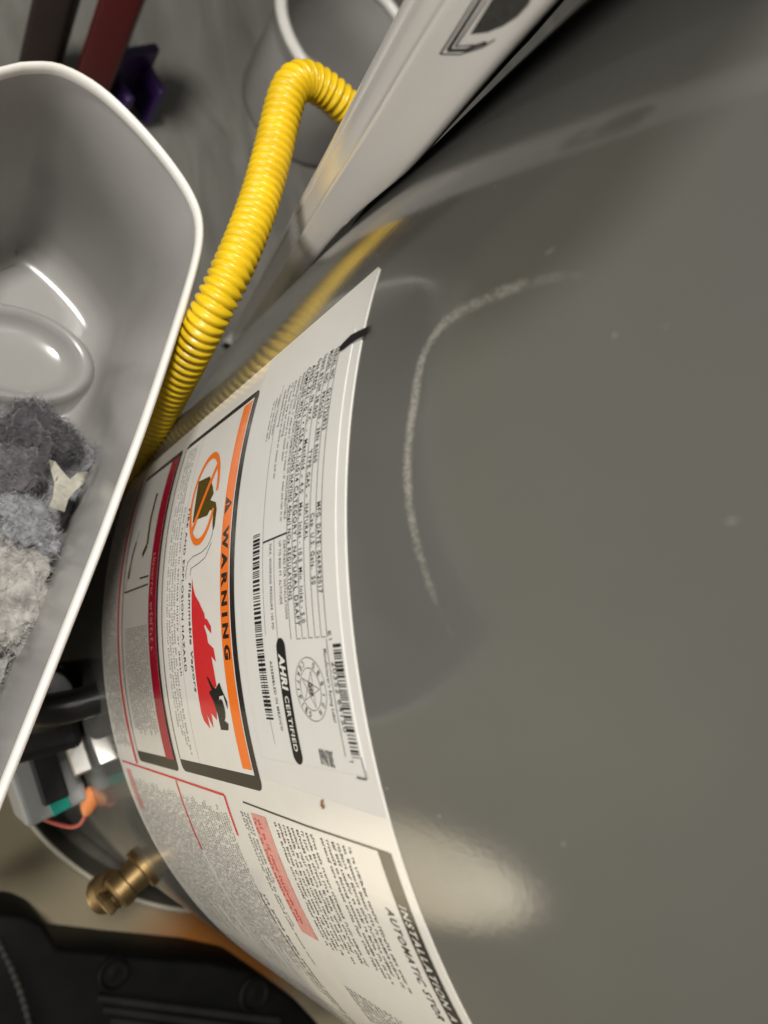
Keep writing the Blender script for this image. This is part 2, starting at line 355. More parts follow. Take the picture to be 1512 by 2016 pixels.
def greek(bm, p, q, cap_h, dens=.85, seed=0):
    """a line of print too small to read: word-like runs of tiny strokes"""
    rnd = random.Random(seed); L = math.hypot(q[0]-p[0], q[1]-p[1]); ex_, ez_ = (q[0]-p[0])/L, (q[1]-p[1])/L
    def R_(a0, a1, h0, h1):
        flat = [(a0, h0), (a1, h0), (a1, h1), (a0, h1)]
        V_ = [bm.verts.new((p[0]+ex_*a-ez_*h, p[1]+ez_*a+ex_*h, 0)) for a, h in flat]; bm.faces.new(V_)
    x = 0; lw = cap_h*.62
    while x < L:
        for k in range(rnd.randint(2, 9)):
            if x+lw*.7 > L: break
            h = cap_h*(1 if rnd.random() < .3 else .72)
            R_(x, x+lw*.26, -cap_h*.2*(rnd.random() < .12), h)
            c = rnd.random()
            if c < .45: R_(x+lw*.26, x+lw*.72, h-cap_h*.17, h)
            if c > .25: R_(x+lw*.26, x+lw*.72, 0, cap_h*.17)
            if c > .55: R_(x+lw*.5, x+lw*.72, cap_h*.17, h*.85)
            x += lw
        x += lw*rnd.uniform(.6, 1.1)
        if rnd.random() > dens+.1: x += lw*2

ZT, ZB = .7427, .4475
SL_T, SL_B, SR = -.1208, -.1150, .262
# label sheet with thickness
def solid_patch(pts, off, inner, step=.004):
    bm = bmesh.new(); flat_poly(bm, pts); wrap(bm, off, step)
    bd = [e for e in bm.edges if e.is_boundary]; ex = bmesh.ops.extrude_edge_only(bm, edges=bd)['geom']
    for v in ex:
        if isinstance(v, bmesh.types.BMVert):
            k = (RT+inner)/math.hypot(v.co.x, v.co.y); v.co.x *= k; v.co.y *= k
    bmesh.ops.recalc_face_normals(bm, faces=bm.faces[:]); return bm
LAB = obj('warning_label', solid_patch([(SL_T+.002, ZT), (SL_T, ZT-.002), (SL_B, ZB+.002), (SL_B+.002, ZB), (SR, ZB), (SR, ZT)], .0003, -.0002), 'sheet', WH)
LAB['label'] = 'large white printed warning label wrapped round the tank'
def ink(name, bm, material, off, label=None):
    o = obj(name, wrap(bm, off), material, LAB)
    if label: o['label'] = label
    return o
# rating sticker: matte paper over the upper left of the sheet
STK = obj('rating_sticker', solid_patch([(SL_T+.0026, ZT-.0002), (SL_T+.0006, ZT-.0022), (SL_T+.0022, .6585), (.048, .6585), (.052, ZT-.0002)], .00045, .0002), 'sticker', LAB)
q0 = S(707, 641); zS = .7372
STK2 = obj('rating_sticker', solid_patch(rrect(q0[0], S(716, 1525)[0], .6655, zS, .003), .0007, .0004), 'sticker', LAB)
STK2['label'] = 'white rating sticker with serial number, gas data and barcodes'
INK = .00085
bm = bmesh.new()
ZL = [.7287, .7251, .7211, .7169, .7126, .7086, .7045]
y_start = [687, 693, 701, 709.5, 722, 728, 736]; y_end = [1254, 1253, 1254, 1255, 1256, 1257, 1258]
for k, z in enumerate(ZL):
    flat_rect(bm, s_at(z, y_start[k]-2), s_at(z, y_end[k]), z-.00012, z+.00012)
for k in range(1, 6):
    z = ZL[k]; s = s_at(z, y_end[k]); flat_rect(bm, s, s+.0002, z, z+.0028)
ink('ruled_lines', bm, 'thin_ink', INK)
bm = bmesh.new()
def row(k, *items, cap_h=.0024, bold=.008):
    z = ZL[k]+.0006
    for t, a, b_ in items: row_text(bm, t, z, a, b_, cap_h, bold, 0, 1.22)
row(1, ('SERIAL NO.', 688, 753), ('Q141725833', 768, 849), ('MFG. DATE: 04APR2017', 990, 1168))
row(2, ('MODEL NO.', 694, 761), ('PRGG50 - 38N RH60', 775, 913), ('Cap. U.S. Gals.  50', 1012, 1151))
row(3, ('Input BTUH', 702, 773), ('38,000', 782, 826), ('TYPE GAS', 888, 962), ('-', 975, 981), ('NATURAL', 994, 1063))
row(4, ('Gas PRESS. IN. W.C.  -', 710, 852), ('Manifold', 868, 926), ('-', 936, 943), ('4.0', 952, 973), ('Max. Inlet - 10.5', 992, 1107), ('Min. Inlet - 5.0', 1118, 1226))
row(5, ('ANSI Z21.10.1 \u2022 CSA 4.1-2014 CATEGORY I NATURAL DRAFT', 722, 1232), cap_h=.0025)
row(6, ('COMPLIES WITH JURISDICTIONS HAVING 40ng/J NOx REGULATIONS', 728, 1182), cap_h=.0025)
ink('rating_text', bm, 'ink', INK)
bm = bmesh.new()
for t, z, a, b_ in (('MINIMUM CLEARANCES FROM COMBUSTIBLE OR NONCOMBUSTIBLE', .7019, 737, 1023),
                    ('CONSTRUCTION. 1" sides and 1" rear in a closet - 0" sides and rear in an', .6990, 744, 1027),
                    ('alcove. 4" front of control to closet door', .6962, 751, 910), ('12" from top to ceiling', .6934, 757, 861),
                    ('May be installed in an alcove or closet and on', .6906, 762, 943), ('combustible flooring', .6878, 770, 842),
                    ('CERTIFIED FOR INSTALLATIONS', .7019, 1064, 1219), ('UP TO 8400 FT. ALTITUDE', .6984, 1066, 1190),
                    ('MAX. WORKING PRESSURE 150 PSI', .6908, 1072, 1238)):
    row_text(bm, t, z, a, b_, .0017, .0)
flat_text(bm, "Manufacturer's Rating Label", S(641, 1277), S(662, 1420), .0018, .004)
flat_text(bm, 'ASSEMBLED IN MEXICO', S(535, 1301), S(558, 1437), .0018, .004)
flat_text(bm, 'E1', S(650, 1243), S(653, 1260), .0017, .004)
for k, z in enumerate((.6836, .6812, .6788)): greek(bm, (s_at(z, 779+7*k), z), (s_at(z, 862+6*k), z), .0011, seed=40+k)
flat_text(bm, '20352 64150', S(657, 1302), S(681, 1440), .0024, .0)
flat_text(bm, '7', S(692, 1496), S(694, 1502), .0022, .0)
flat_text(bm, '38UN60', S(658, 1478), S(631, 1472), .0050, .01)
flat_rect(bm, s_at(.6946, 1062), s_at(.6946, 1262), .69445, .69465); flat_rect(bm, s_at(.6852, 760), s_at(.6852, 1250), .6851, .68528); flat_rect(bm, s_at(.6795, 1290), s_at(.6795, 1464), .6794, .67958)
flat_line(bm, px((647, 1257), (665, 1380), (685, 1488)), .00025)
ink('small_print', bm, 'thin_ink', INK)
bm = bmesh.new(); flat_band(bm, S(522, 1069), S(568.5, 1049.5), .00065)
ink('divider_bar', bm, 'ink', INK)
bm = bmesh.new(); flat_line(bm, px((706.6, 1528.7), (726.3, 1533.4), (716, 1489)), .0004); ink('corner_mark', bm, 'ink', INK)
def barcode(bm, pa, pb, z0a, z1a, seed, z0b=None, z1b=None):
    rnd = random.Random(seed); x = 0; L = pb-pa; mod = .00034
    while x < L:
        wd = mod*rnd.choice((1, 1, 1, 2, 3)); f = x/L; dz = (z0b-z0a)*f if z0b else 0
        flat_rect(bm, pa+x, min(pa+x+wd, pb), z0a+dz, z1a+dz); x += wd+mod*rnd.choice((1, 1, 2, 2))
bm = bmesh.new(); barcode(bm, S(510, 1053)[0], S(532, 1415)[0], .6766, .6824, 3)
ink('barcode', bm, 'ink', INK); bm = bmesh.new(); barcode(bm, S(664, 1267)[0], S(702, 1490)[0], .7315, .7362, 5); ink('barcode', bm, 'ink', INK)
# certification pill
A_, B_ = S(557, 1275), S(590, 1484); rr = .0033
bm = bmesh.new(); pts = []; an = math.atan2(B_[1]-A_[1], B_[0]-A_[0])
for k in range(13): a = an+math.pi/2+math.pi*k/12; pts.append((A_[0]+rr*math.cos(a), A_[1]+rr*math.sin(a)))
for k in range(13): a = an-math.pi/2+math.pi*k/12; pts.append((B_[0]+rr*math.cos(a), B_[1]+rr*math.sin(a)))
flat_poly(bm, pts); ink('certified_badge', bm, 'ink', INK)
bm = bmesh.new(); D_ = (math.cos(an), math.sin(an)); Lp = math.hypot(B_[0]-A_[0], B_[1]-A_[1])
pp = lambda f, dz=-.0013: (A_[0]+D_[0]*Lp*f-D_[1]*dz, A_[1]+D_[1]*Lp*f+D_[0]*dz)
flat_text(bm, 'AHRI', pp(.05, -.0019), pp(.40, -.0019), .0038, .05, .2); flat_text(bm, 'CERTIFIED', pp(.45), pp(.97), .0026, .02)
ink('certified_text', bm, 'white_ink', INK+.0001)
# design certified seal
cS, cZ = S(616, 1356); r1 = .5*abs(S(628, 1418)[0]-S(602, 1293)[0]); r2 = r1*.67
bm = bmesh.new()
for r in (r1, r2):
    ring = [(cS+r*math.cos(2*math.pi*k/48), cZ+r*math.sin(2*math.pi*k/48)) for k in range(49)]; flat_line(bm, ring, .0002)
star = [(cS+r2*.9*math.sin(4*math.pi*k/5), cZ+r2*.9*math.cos(4*math.pi*k/5)) for k in range(6)]; flat_line(bm, star, .00018)
def arc_text(txt, a0, a1, r, h, inside=False):
    for k, ch in enumerate(txt):
        a = math.radians(a0+(a1-a0)*k/(len(txt)-1)); x, z = cS+r*math.cos(a), cZ+r*math.sin(a)
        tx, tz = (math.sin(a), -math.cos(a)) if not inside else (-math.sin(a), math.cos(a)); wd = h*(.7 if ch != 'I' else .16)
        flat_text(bm, ch, (x-tx*wd/2, z-tz*wd/2), (x+tx*wd/2, z+tz*wd/2), h, .01)
arc_text('DESIGN', 150, 30, r2*1.1, .0018); arc_text('CERTIFIED', 200, 340, r1*.93, .0018, True)
flat_text(bm, 'GSP', (cS-.0022, cZ-.0009), (cS+.0022, cZ-.0009), .0020, .05)
ink('design_seal', bm, 'thin_ink', INK)
# marker stroke
mk = lambda *P: [S(450+x*.23148, 500+y*.23148) for x, y in P]
bm = bmesh.new(); flat_poly(bm, mk((965, 800), (1000, 760), (1060, 700), (1120, 668), (1180, 640), (1222, 625), (1204, 690), (1170, 710), (1100, 745), (1040, 790), (1000, 822), (965, 842)))
ink('marker_stroke', bm, 'marker', .0010, 'black marker stroke across the edge of the rating sticker')

# --- warning panel (orange bar)
G = .00045
z_b1, z_b0 = .6578, .5668                      # outer top and bottom of the black frame
sWl, sWr = S(515, 765)[0], S(512, 1556)[0]
bm = bmesh.new(); flat_poly(bm, rrect(sWl, sWr, z_b0, z_b1, .004)); ink('warning_frame', bm, 'inkg', G, 'black frame of the orange warning panel')
G2, G3, G4 = .00058, .00070, .00080
bm = bmesh.new(); flat_rect(bm, sWl+.003, sWr-.0058, z_b0+.0016, z_b1-.0042); ink('warning_field', bm, 'sheet', G2)
bm = bmesh.new(); zo0, zo1 = .6438, .6528
flat_rect(bm, sWl+.0042, sWr-.0078, zo0, zo1); ink('orange_bar', bm, 'orange', G3, 'orange bar reading WARNING')
bm = bmesh.new()
row_text(bm, 'WARNING', .6458, 1038, 1299, .0052, .05, 0, 1.55)
a = s_at(.6455, 979); c = s_at(.6455, 1013); flat_poly(bm, [(a, .6452), (c, .6452), ((a+c)/2, .6520)])
ink('warning_word', bm, 'inkg', G4)
bm = bmesh.new(); m_ = (a+c)/2; flat_rect(bm, m_-.0004, m_+.0004, .6472, .6500); flat_rect(bm, m_-.0004, m_+.0004, .6458, .6466); ink('warning_sign_mark', bm, 'orange', G4+.0001)
# prohibition ring and slash
z4 = lambda *P: [S(190+x*.21825, 850+y*.21825) for x, y in P]
z5 = lambda *P: [S(190+x*.21825, 1200+y*.21825) for x, y in P]
pc = S(407, 981); top_, bot_ = z4((1110, 165))[0], z4((900, 1040))[0]; pr_s = abs(bot_[0]-top_[0])/2*1.0; pr_z = .0148
pcs = (top_[0]+bot_[0])/2; pcz = (z4((1145, 330))[0][1]+z4((840, 850))[0][1])/2; pr_z = abs(z4((1145, 330))[0][1]-z4((840, 850))[0][1])/2
bm = bmesh.new()
N_ = 48
for k in range(N_):
    a0, a1 = 2*math.pi*k/N_, 2*math.pi*(k+1)/N_
    if 1.05 < a0 < 1.45: continue
    f = lambda a_, q: (pcs+pr_s*q*math.cos(a_), pcz+pr_z*q*math.sin(a_))
    flat_poly(bm, [f(a0, 1), f(a1, 1), f(a1, .86), f(a0, .86)])
flat_band(bm, (pcs-pr_s*.62, pcz+pr_z*.66), (pcs+pr_s*.66, pcz-pr_z*.64), .0030)
ink('prohibition_ring', bm, 'orange', G4)
bm = bmesh.new(); flat_poly(bm, z4((935, 455), (1035, 405), (1062, 500), (1070, 560), (1040, 620), (1090, 640), (1098, 700), (1080, 850), (1062, 905), (1060, 820), (1068, 720), (1040, 705), (1010, 760), (930, 790), (880, 825), (905, 640)))
ink('fuel_can_drawing', bm, 'olive', G3)
bm = bmesh.new()
for P in (((1062, 905), (1040, 980), (1010, 1040), (960, 1090), (880, 1130), (835, 1180), (820, 1260), (815, 1330)), ((1050, 1000), (1020, 1070), (990, 1140), (930, 1190), (865, 1235), (855, 1300))):
    Q = z4(*P); J = []
    for i, p in enumerate(Q[:-1]):
        for k in range(4):
            f = k/4; J.append((p[0]+(Q[i+1][0]-p[0])*f, p[1]+(Q[i+1][1]-p[1])*f+(.0006 if k % 2 else -.0003)))
    flat_line(bm, J+[Q[-1]], .0003)
row_text(bm, 'Flammable Vapors', S(374, 1200)[1], 1148, 1362, .0030, .01, .15)
row_text(bm, 'FIRE AND EXPLOSION HAZARD', S(360, 1180)[1], 1003, 1322, .0026, .012)
row_text(bm, 'Can result in serious injury or death', S(351, 1180)[1], 1000, 1330, .0021, .004)
flat_rect(bm, sWl+.003, sWr-.0058, .5945, .59465)
ink('warning_print', bm, 'ink', G3)
bm = bmesh.new()
for k in range(4): greek(bm, (sWl+.006, .5860-.0035*k), (sWr-.0085-.004*k, .5860-.0035*k), .0021, seed=60+k)
ink('warning_fine_print', bm, 'grey_ink', G3)
bm = bmesh.new(); flat_poly(bm, z4((876, 1320), (885, 1400), (905, 1480), (935, 1530), (985, 1640), (1000, 1720), (1020, 1790), (1040, 1833))[:6]+z5((985, 150), (1010, 230), (1020, 300), (1070, 350), (1092, 470), (1050, 420), (1075, 560), (1098, 690), (1060, 720), (1095, 900), (1102, 995), (1050, 930), (1070, 1065), (1010, 940), (1040, 1070), (985, 1000), (960, 930), (930, 760), (905, 560), (885, 300), (872, 60)))
flat_poly(bm, z5((970, 80), (1010, 85), (1045, 150), (1050, 215), (1020, 180), (995, 140)))
ink('flame_drawing', bm, 'red', G3)
bm = bmesh.new()
flat_poly(bm, z5((1005, 595), (1030, 620), (1065, 690), (1090, 710), (1122, 655), (1150, 730), (1195, 830), (1200, 900), (1160, 770), (1120, 780), (1130, 880), (1150, 980), (1205, 1030), (1205, 1085), (1140, 1080), (1110, 940), (1070, 820), (1030, 740), (1055, 720)))
kc = z5((1150, 900))[0]; flat_poly(bm, [(kc[0]+.0042*math.cos(t*math.pi/10), kc[1]+.0026*math.sin(t*math.pi/10)) for t in range(20)])
ink('figure_drawing', bm, 'inkg', G4)

# --- second panel with crimson bar, third strip
z2_1, z2_0 = .5605, .4935
bm = bmesh.new(); flat_poly(bm, rrect(sWl, sWr+.001, z2_0, z2_1, .003)); ink('danger_frame', bm, 'inkg', G)
bm = bmesh.new(); flat_rect(bm, sWl+.003, sWr-.005, z2_0+.0020, z2_1-.0025); ink('danger_field', bm, 'sheet', G2)
bm = bmesh.new(); flat_rect(bm, sWl+.003, sWr-.0045, .5455, .5580); ink('crimson_bar', bm, 'crimson', G3, 'crimson bar with pale lettering')
bm = bmesh.new(); greek(bm, (s_at(.549, 1090), .549), (s_at(.549, 1282), .549), .0040, seed=81); ink('crimson_lettering', bm, 'pink', G4)
bm = bmesh.new()
for k in range(11): greek(bm, (s_at(.54, 1230), .5410-.0038*k), (sWr-.014-.006*random.random(), .5410-.0038*k), .0022, seed=90+k)
ink('danger_fine_print', bm, 'grey_ink', G3)
bm = bmesh.new(); flat_line(bm, z4((480, 1300), (400, 1325)), .0009); flat_line(bm, z4((475, 1375), (265, 1455)), .0009); flat_line(bm, z4((265, 1455), (330, 1150), (400, 900)), .0009)
flat_line(bm, z4((560, 560), (500, 800), (470, 1020), (425, 1120)), .0035); flat_line(bm, z4((370, 1000), (330, 1150), (300, 1330)), .003)
ink('danger_drawing', bm, 'olive', G3)
bm = bmesh.new(); flat_rect(bm, sWl, sWr+.003, .4850, .4885); ink('thin_orange_bar', bm, 'red', G3)
bm = bmesh.new(); greek(bm, (s_at(.486, 1180), .4855), (s_at(.486, 1300), .4855), .0026, seed=101)
for k in range(7): greek(bm, (sWl+.004, .4800-.0042*k), (sWr-.006, .4800-.0042*k), .0024, seed=110+k)
ink('bottom_fine_print', bm, 'grey_ink', G4)

# --- installation block (right of the divider)
z6 = lambda *P: [S(240+x*.26455, 1480+y*.26455) for x, y in P]
z7 = lambda *P: [S(480+x*.3175, 1500+y*.3175) for x, y in P]
bm = bmesh.new(); dl = z7((0, 245), (400, 395), (905, 565)); flat_line(bm, dl, .0007)
sB = z7((830, 545))[0][0]; zb1 = .5*(S(769, 1679)[1]+S(915, 2014)[1]); zb0 = .5*(S(743.5, 1673)[1]+S(893, 2014)[1])
flat_rect(bm, sB-.0004, SR-.004, zb0, zb1); ink('installation_bar', bm, 'inkg', G, 'black bar with white slanted installation heading')
bm = bmesh.new(); zt_ = zb0+(zb1-zb0)*.24
row_text(bm, 'INSTALLATION A', zt_, 1779, 2006, (zb1-zb0)*.46, .02, .10, 1.25); ink('installation_heading', bm, 'white_ink', G2)
bm = bmesh.new(); za = S(800, 1900)[1]; za = zb0-.0078
row_text(bm, 'AUTOMATIC STOR', za, 1784, 2003, (zb1-zb0)*.52, .018, .12, 1.25); ink('storage_heading', bm, 'inkg', G)
bm = bmesh.new(); P0, P1 = S(690, 1668), S(543, 1618); Q0, Q1 = S(826, 1970), S(668, 1880)
for k in range(16):
    f = k/15; p = (P0[0]+(P1[0]-P0[0])*f, P0[1]+(P1[1]-P0[1])*f-.0009); q = (Q0[0]+(Q1[0]-Q0[0])*f-.006*random.random(), Q0[1]+(Q1[1]-Q0[1])*f-.0009)
    if k == 6: continue
    greek(bm, p, (q[0], p[1]), .0018, .95, 200+k)
ink('installation_text', bm, 'ink', G)
bm = bmesh.new(); zr1, zr0 = z6((1085, 490))[0][1], z6((955, 440))[0][1]; sr0, sr1 = z6((1000, 460))[0][0], z6((1430, 1380))[0][0]
flat_rect(bm, sr0, sr1, zr0+.0012, zr1-.0012); ink('pink_band', bm, 'pink', G)
bm = bmesh.new()
for k in range(2): greek(bm, (sr0+.002, zr0+.0022+.004*k), (sr1-.004, zr0+.0022+.004*k), .0024, seed=240+k)
ink('pink_band_text', bm, 'red', G2)
bm = bmesh.new(); Rr = px((242, 1497), (347, 1532), (443, 1564.5)); flat_line(bm, Rr, .0012)
zA = Rr[2][1]; sA = Rr[2][0]; flat_rect(bm, sA, S(474, 1645)[0], zA-.0010, zA+.0012)
zM = Rr[1][1]; flat_rect(bm, sA, S(400, 1672)[0], zM-.0012, zM+.0008)
ink('red_rules', bm, 'red', G)
bm = bmesh.new(); zC = Rr[0][1]+.010; flat_rect(bm, sA+.002, sA+.026, zC-.006, zC+.003); ink('pink_patch', bm, 'pink', G)
bm = bmesh.new(); rnd = random.Random(5)
for k in range(56):
    z = zA-.006-.0030*k
    if z < ZB+.004: break
    if abs(z-zM) < .002: continue
    greek(bm, (sA+.006+.004*rnd.random(), z), (sA+.075+.03*rnd.random(), z), .0019, .95, 300+k)
    greek(bm, (sA+.115, z), (SR-.02, z), .0019, .95, 330+k)
for k in range(3): greek(bm, (sr0+.001, zr0-.0035-.0032*k), (sr1-.02+.02*k, zr0-.0035-.0032*k), .0022, .95, 350+k)
ink('leaflet_text', bm, 'grey_ink', G)
bm = bmesh.new()
for k in range(18):
    z = P0[1]-.006-.0034*k; greek(bm, (sr1+.022, z), (SR-.012, z), .0020, .95, 370+k)
for k in range(2): greek(bm, (sA+.045, zA-.001-.005*k), (sA+.125, zA-.001-.005*k), .0030, 1.0, 390+k)
ink('column_text', bm, 'thin_ink', G)
bm = bmesh.new(); flat_poly(bm, px((636, 1572), (640, 1574), (639, 1580), (643, 1590), (640, 1591), (635, 1584))); ink('rust_fleck', bm, 'rust', .0008)

# --- scuffed arc on the enamel
arc = [S(*p) for p in ((1260, 585), (1190, 545), (1080, 548), (980, 580), (885, 628), (835, 700), (815, 800), (803, 900), (808, 1000), (830, 1100), (862, 1190), (905, 1280), (960, 1360))]
cp = resample(catmull([(a, b_, 0) for a, b_ in arc], 12), 140)
bm = bmesh.new(); uvl = bm.loops.layers.uv.new('UVMap'); vp = []
for i, p in enumerate(cp):
    t = (cp[min(i+1, 139)]-cp[max(i-1, 0)]).normalized(); n_ = Vector((-t.y, t.x, 0)); d_ = proj(cylp(p.x, p.y))[2]
    wd = .0031*(.7+.5*math.sin(i/139*math.pi))
    vp.append([bm.verts.new(cylp(*(p+n_*wd*k)[:2], .00012)) for k in (-1, 0, 1)])
for i in range(139):
    for k in range(2):
        f = bm.faces.new((vp[i][k], vp[i+1][k], vp[i+1][k+1], vp[i][k+1]))
        for l, (uu, vv) in zip(f.loops, ((i, k), (i+1, k), (i+1, k+1), (i, k+1))): l[uvl].uv = (uu/139, vv/2)
sc = obj('scuff_mark', bm, 'scuff', WH); sc['label'] = 'pale scratched arc on the grey enamel'

# ------------------------------------------------------------------ gas valve, wire, drain valve (parts of the heater)
GV = bpy.data.objects.new('gas_valve', None); COL.objects.link(GV); GV.parent = WH
def on_tank(th, r, z, tilt=0): return Matrix.Translation((r*math.cos(th), r*math.sin(th), z)) @ Matrix.Rotation(th, 4, 'Z') @ Matrix.Rotation(tilt, 4, 'X')
obj('valve_body', bevelled_box((.046, .060, .070), on_tank(.09, RT+.024, .335), .006, 3), 'black', GV)
bm = bmesh.new(); mt = on_tank(.06, RT+.026, .372); lathe(bm, [(.0005, .022), (.018, .021), (.022, .014), (.023, -.004)], 40, mt.translation, (0, 0, 1)); smooth(obj('control_knob', bm, 'black', GV), 35)
obj('control_box', bevelled_box((.044, .060, .060), on_tank(.255, RT+.023, .285), .004, 3), 'valve_grey', GV)
obj('box_panel', bevelled_box((.018, .052, .010), on_tank(.235, RT+.022, .3155), .002, 2), 'black', GV)
obj('status_mark', bevelled_box((.013, .011, .004), on_tank(.335, RT+.022, .3155), .0006, 1), 'teal', GV)
obj('bracket', bevelled_box((.012, .034, .004), on_tank(.20, RT+.008, .365, .3), .001, 2), 'steel', GV)
bm = bmesh.new(); sweep(bm, resample(catmull([on_tank(.08, RT-.002, .42).translation, on_tank(.08, RT+.03, .42).translation, on_tank(.05, RT+.05, .40).translation, on_tank(.02, RT+.045, .36).translation], 10), 24), .010, 16); smooth(obj('manifold_pipe', bm, 'black', GV), 40)
bm = bmesh.new(); wp = [at(x, y, t) for x, y, t in ((50, 1580, .615), (62, 1600, .612), (95, 1616, .60), (140, 1628, .588), (162, 1618, .578), (172, 1590, .57))]
sweep(bm, resample(catmull(wp, 10), 50), .0016, 8); smooth(obj('wire', bm, 'wire', GV))
bm = bmesh.new(); wp = [at(x, y, t) for x, y, t in ((170, 1600, .572), (176, 1580, .568), (186, 1556, .562), (190, 1550, .56))]
sweep(bm, resample([Vector(v) for v in wp], 8), [.0035, .005, .0062, .0066, .0066, .0062, .0058, .005], 14); smooth(obj('wire_plug', bm, 'orangeplug', GV), 40)
bm = bmesh.new(); wp = [at(x, y, t) for x, y, t in ((189, 1552, .56), (196, 1520, .56), (190, 1480, .55), (170, 1440, .55))]
sweep(bm, resample(catmull(wp, 8), 20), .004, 10); smooth(obj('wire_lead', bm, 'black', GV))

DV = bpy.data.objects.new('drain_valve', None); COL.objects.link(DV); DV.parent = WH
root = cylp(.565*RT, .35); nv = Vector((math.cos(.565), math.sin(.565), 0)); dn = Vector((0, 0, -1))
bm = bmesh.new(); rg = lathe(bm, [(.015, -.002), (.015, .004), (.0115, .005), (.0105, .015), (.012, .016), (.012, .024), (.010, .026), (.004, .027)], 32, root, nv); cap(bm, rg[-1]); smooth(obj('valve_stem', bm, 'brass', DV), 35)
bm = bmesh.new(); ax = (nv*.62+dn*.78).normalized(); rg = lathe(bm, [(.011, 0), (.011, .014), (.0135, .015), (.0135, .019), (.0125, .0195), (.0135, .021), (.0125, .0225), (.0135, .024), (.0125, .0255), (.0130, .027), (.0095, .027), (.0090, .012)], 32, root+nv*.014, ax); cap(bm, rg[-1]); smooth(obj('valve_outlet', bm, 'brass', DV), 35)
bm = bmesh.new(); lathe(bm, [(.004, .022), (.004, .029), (.0085, .030), (.0095, .0325), (.0085, .035), (.003, .036)], 6, root, nv); obj('valve_handle', bm, 'brass', DV)

# ------------------------------------------------------------------ corrugated gas hose
hp = [at(x, y, t) for x, y, t in ((250, 960, .52), (282, 880, .475), (318, 806, .445), (365, 715, .412), (410, 625, .392), (449, 548, .388), (484, 468, .395), (512, 390, .405), (534, 312, .412), (550, 245, .417), (562, 198, .42), (578, 166, .424), (602, 158, .43), (632, 172, .437), (668, 200, .445), (720, 250, .46), (800, 330, .50))]
hp = [on_tank(.10, RT+.040, .40).translation, Vector((.318, -.035, .43))]+hp[0:] if False else hp
dense = resample(catmull(hp, 30), 2400); Lh = sum((b_-a).length for a, b_ in zip(dense, dense[1:]))
pitch = .0047; npts = int(Lh/pitch*9); dense = resample(dense, npts)
rad = []
for i in range(npts):
    f = (i/(npts-1))*Lh/pitch; rad.append(.0082+.0026*abs(math.cos(math.pi*f))**.75)
bm = bmesh.new(); sweep(bm, dense, rad, 28)
hose = smooth(obj('gas_hose', bm, 'hose')); tag(hose, 'yellow corrugated flexible gas hose bent beside the water heater', 'hose')

# ------------------------------------------------------------------ long white package leaning on the heater
PK = thing('white_package', 'long white film wrapped package with black printed emblem leaning on the heater', 'package')
b0 = onz(444, 668, .03); t0 = at(770, 0, .2); axd = (t0-b0).normalized(); top = t0+axd*.17
Lk = (top-b0).length
mid = at(930, 40, .2); vdir = (mid-CAM).normalized()
wx = axd.cross(vdir).normalized()                      # across the package as seen from the camera
if (RM.transposed() @ wx).x < 0: wx = -wx
wy = wx.cross(axd).normalized()                        # away from the camera or towards it
if wy.dot(vdir) > 0: wy = -wy                          # wy points to the camera
# cross-section (across, towards camera) in metres
sec = [(.0003, -.022), (.0010, -.0150), (.0030, -.0118), (.0040, -.0116), (.0050, -.0098), (.0090, -.0056), (.0118, -.0024), (.0124, .0018), (.0150, .0026), (.0220, .0030), (.0285, .0024), (.0312, .0014), (.0324, -.0014), (.0328, -.0110), (.0350, -.0280), (.0385, -.0550), (.0360, -.0850), (.0200, -.0920), (.0060, -.0850), (.0005, -.0400)]
sec = [(v.x, v.y) for v in catmull([(a, c, 0) for a, c in sec], 4, True)]
bm = bmesh.new(); rings = []; NS = 120
for i in range(NS+1):
    f = i/NS; wob = noise.noise(Vector((f*5, 1.3, 0))); ring = []
    for (a, c) in sec:
        aa = a*(1+.03*wob)+.0012*noise.noise(Vector((a*60, f*9, 4)))*(1 if a > .006 else .3)
        cc = c+.0011*noise.noise(Vector((a*70, f*11, 7)))
        P = b0+axd*(Lk*f)+wx*aa+wy*cc; P.z = max(P.z, .009); rr_ = math.hypot(P.x, P.y)
        if rr_ < RT+.0025: P.x *= (RT+.0025)/rr_; P.y *= (RT+.0025)/rr_
        ring.append(bm.verts.new(P))
    rings.append(ring)
n_ = len(sec)
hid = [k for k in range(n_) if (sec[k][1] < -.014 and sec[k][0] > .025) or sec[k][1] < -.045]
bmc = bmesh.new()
for a, c in zip(rings, rings[1:]):
    for k in range(n_):
        q4 = (a[k], a[(k+1) % n_], c[(k+1) % n_], c[k])
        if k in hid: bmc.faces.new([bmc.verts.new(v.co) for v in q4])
        else: bm.faces.new(q4)
bm.faces.new(rings[0][::-1]); bm.faces.new(rings[-1]); bmesh.ops.recalc_face_normals(bm, faces=bm.faces[:])
bmesh.ops.remove_doubles(bmc, verts=bmc.verts[:], dist=1e-6); M['shaded_side'] = mat('gap_shade_black', (.012, .012, .011), .6, spec=.2)  # near-black colour stands in for the shadow between package and heater
shade_ob = smooth(obj('shaded_side', bmc, 'shaded_side', PK), 60); shade_ob['label'] = 'package side facing the heater, coloured near black as gap shadow'
wrapm = smooth(obj('wrapping', bm, 'film', PK), 60)
from mathutils.bvhtree import BVHTree
bv = BVHTree.FromPolygons([v.co.copy() for v in wrapm.data.vertices], [tuple(p.vertices) for p in wrapm.data.polygons])
def on_pack(x, y, off=.0003):
    d = ray(x, y).normalized(); h = bv.ray_cast(CAM, d)
    return None if h[0] is None else h[0]+h[1]*(off if h[1].dot(d) < 0 else -off)
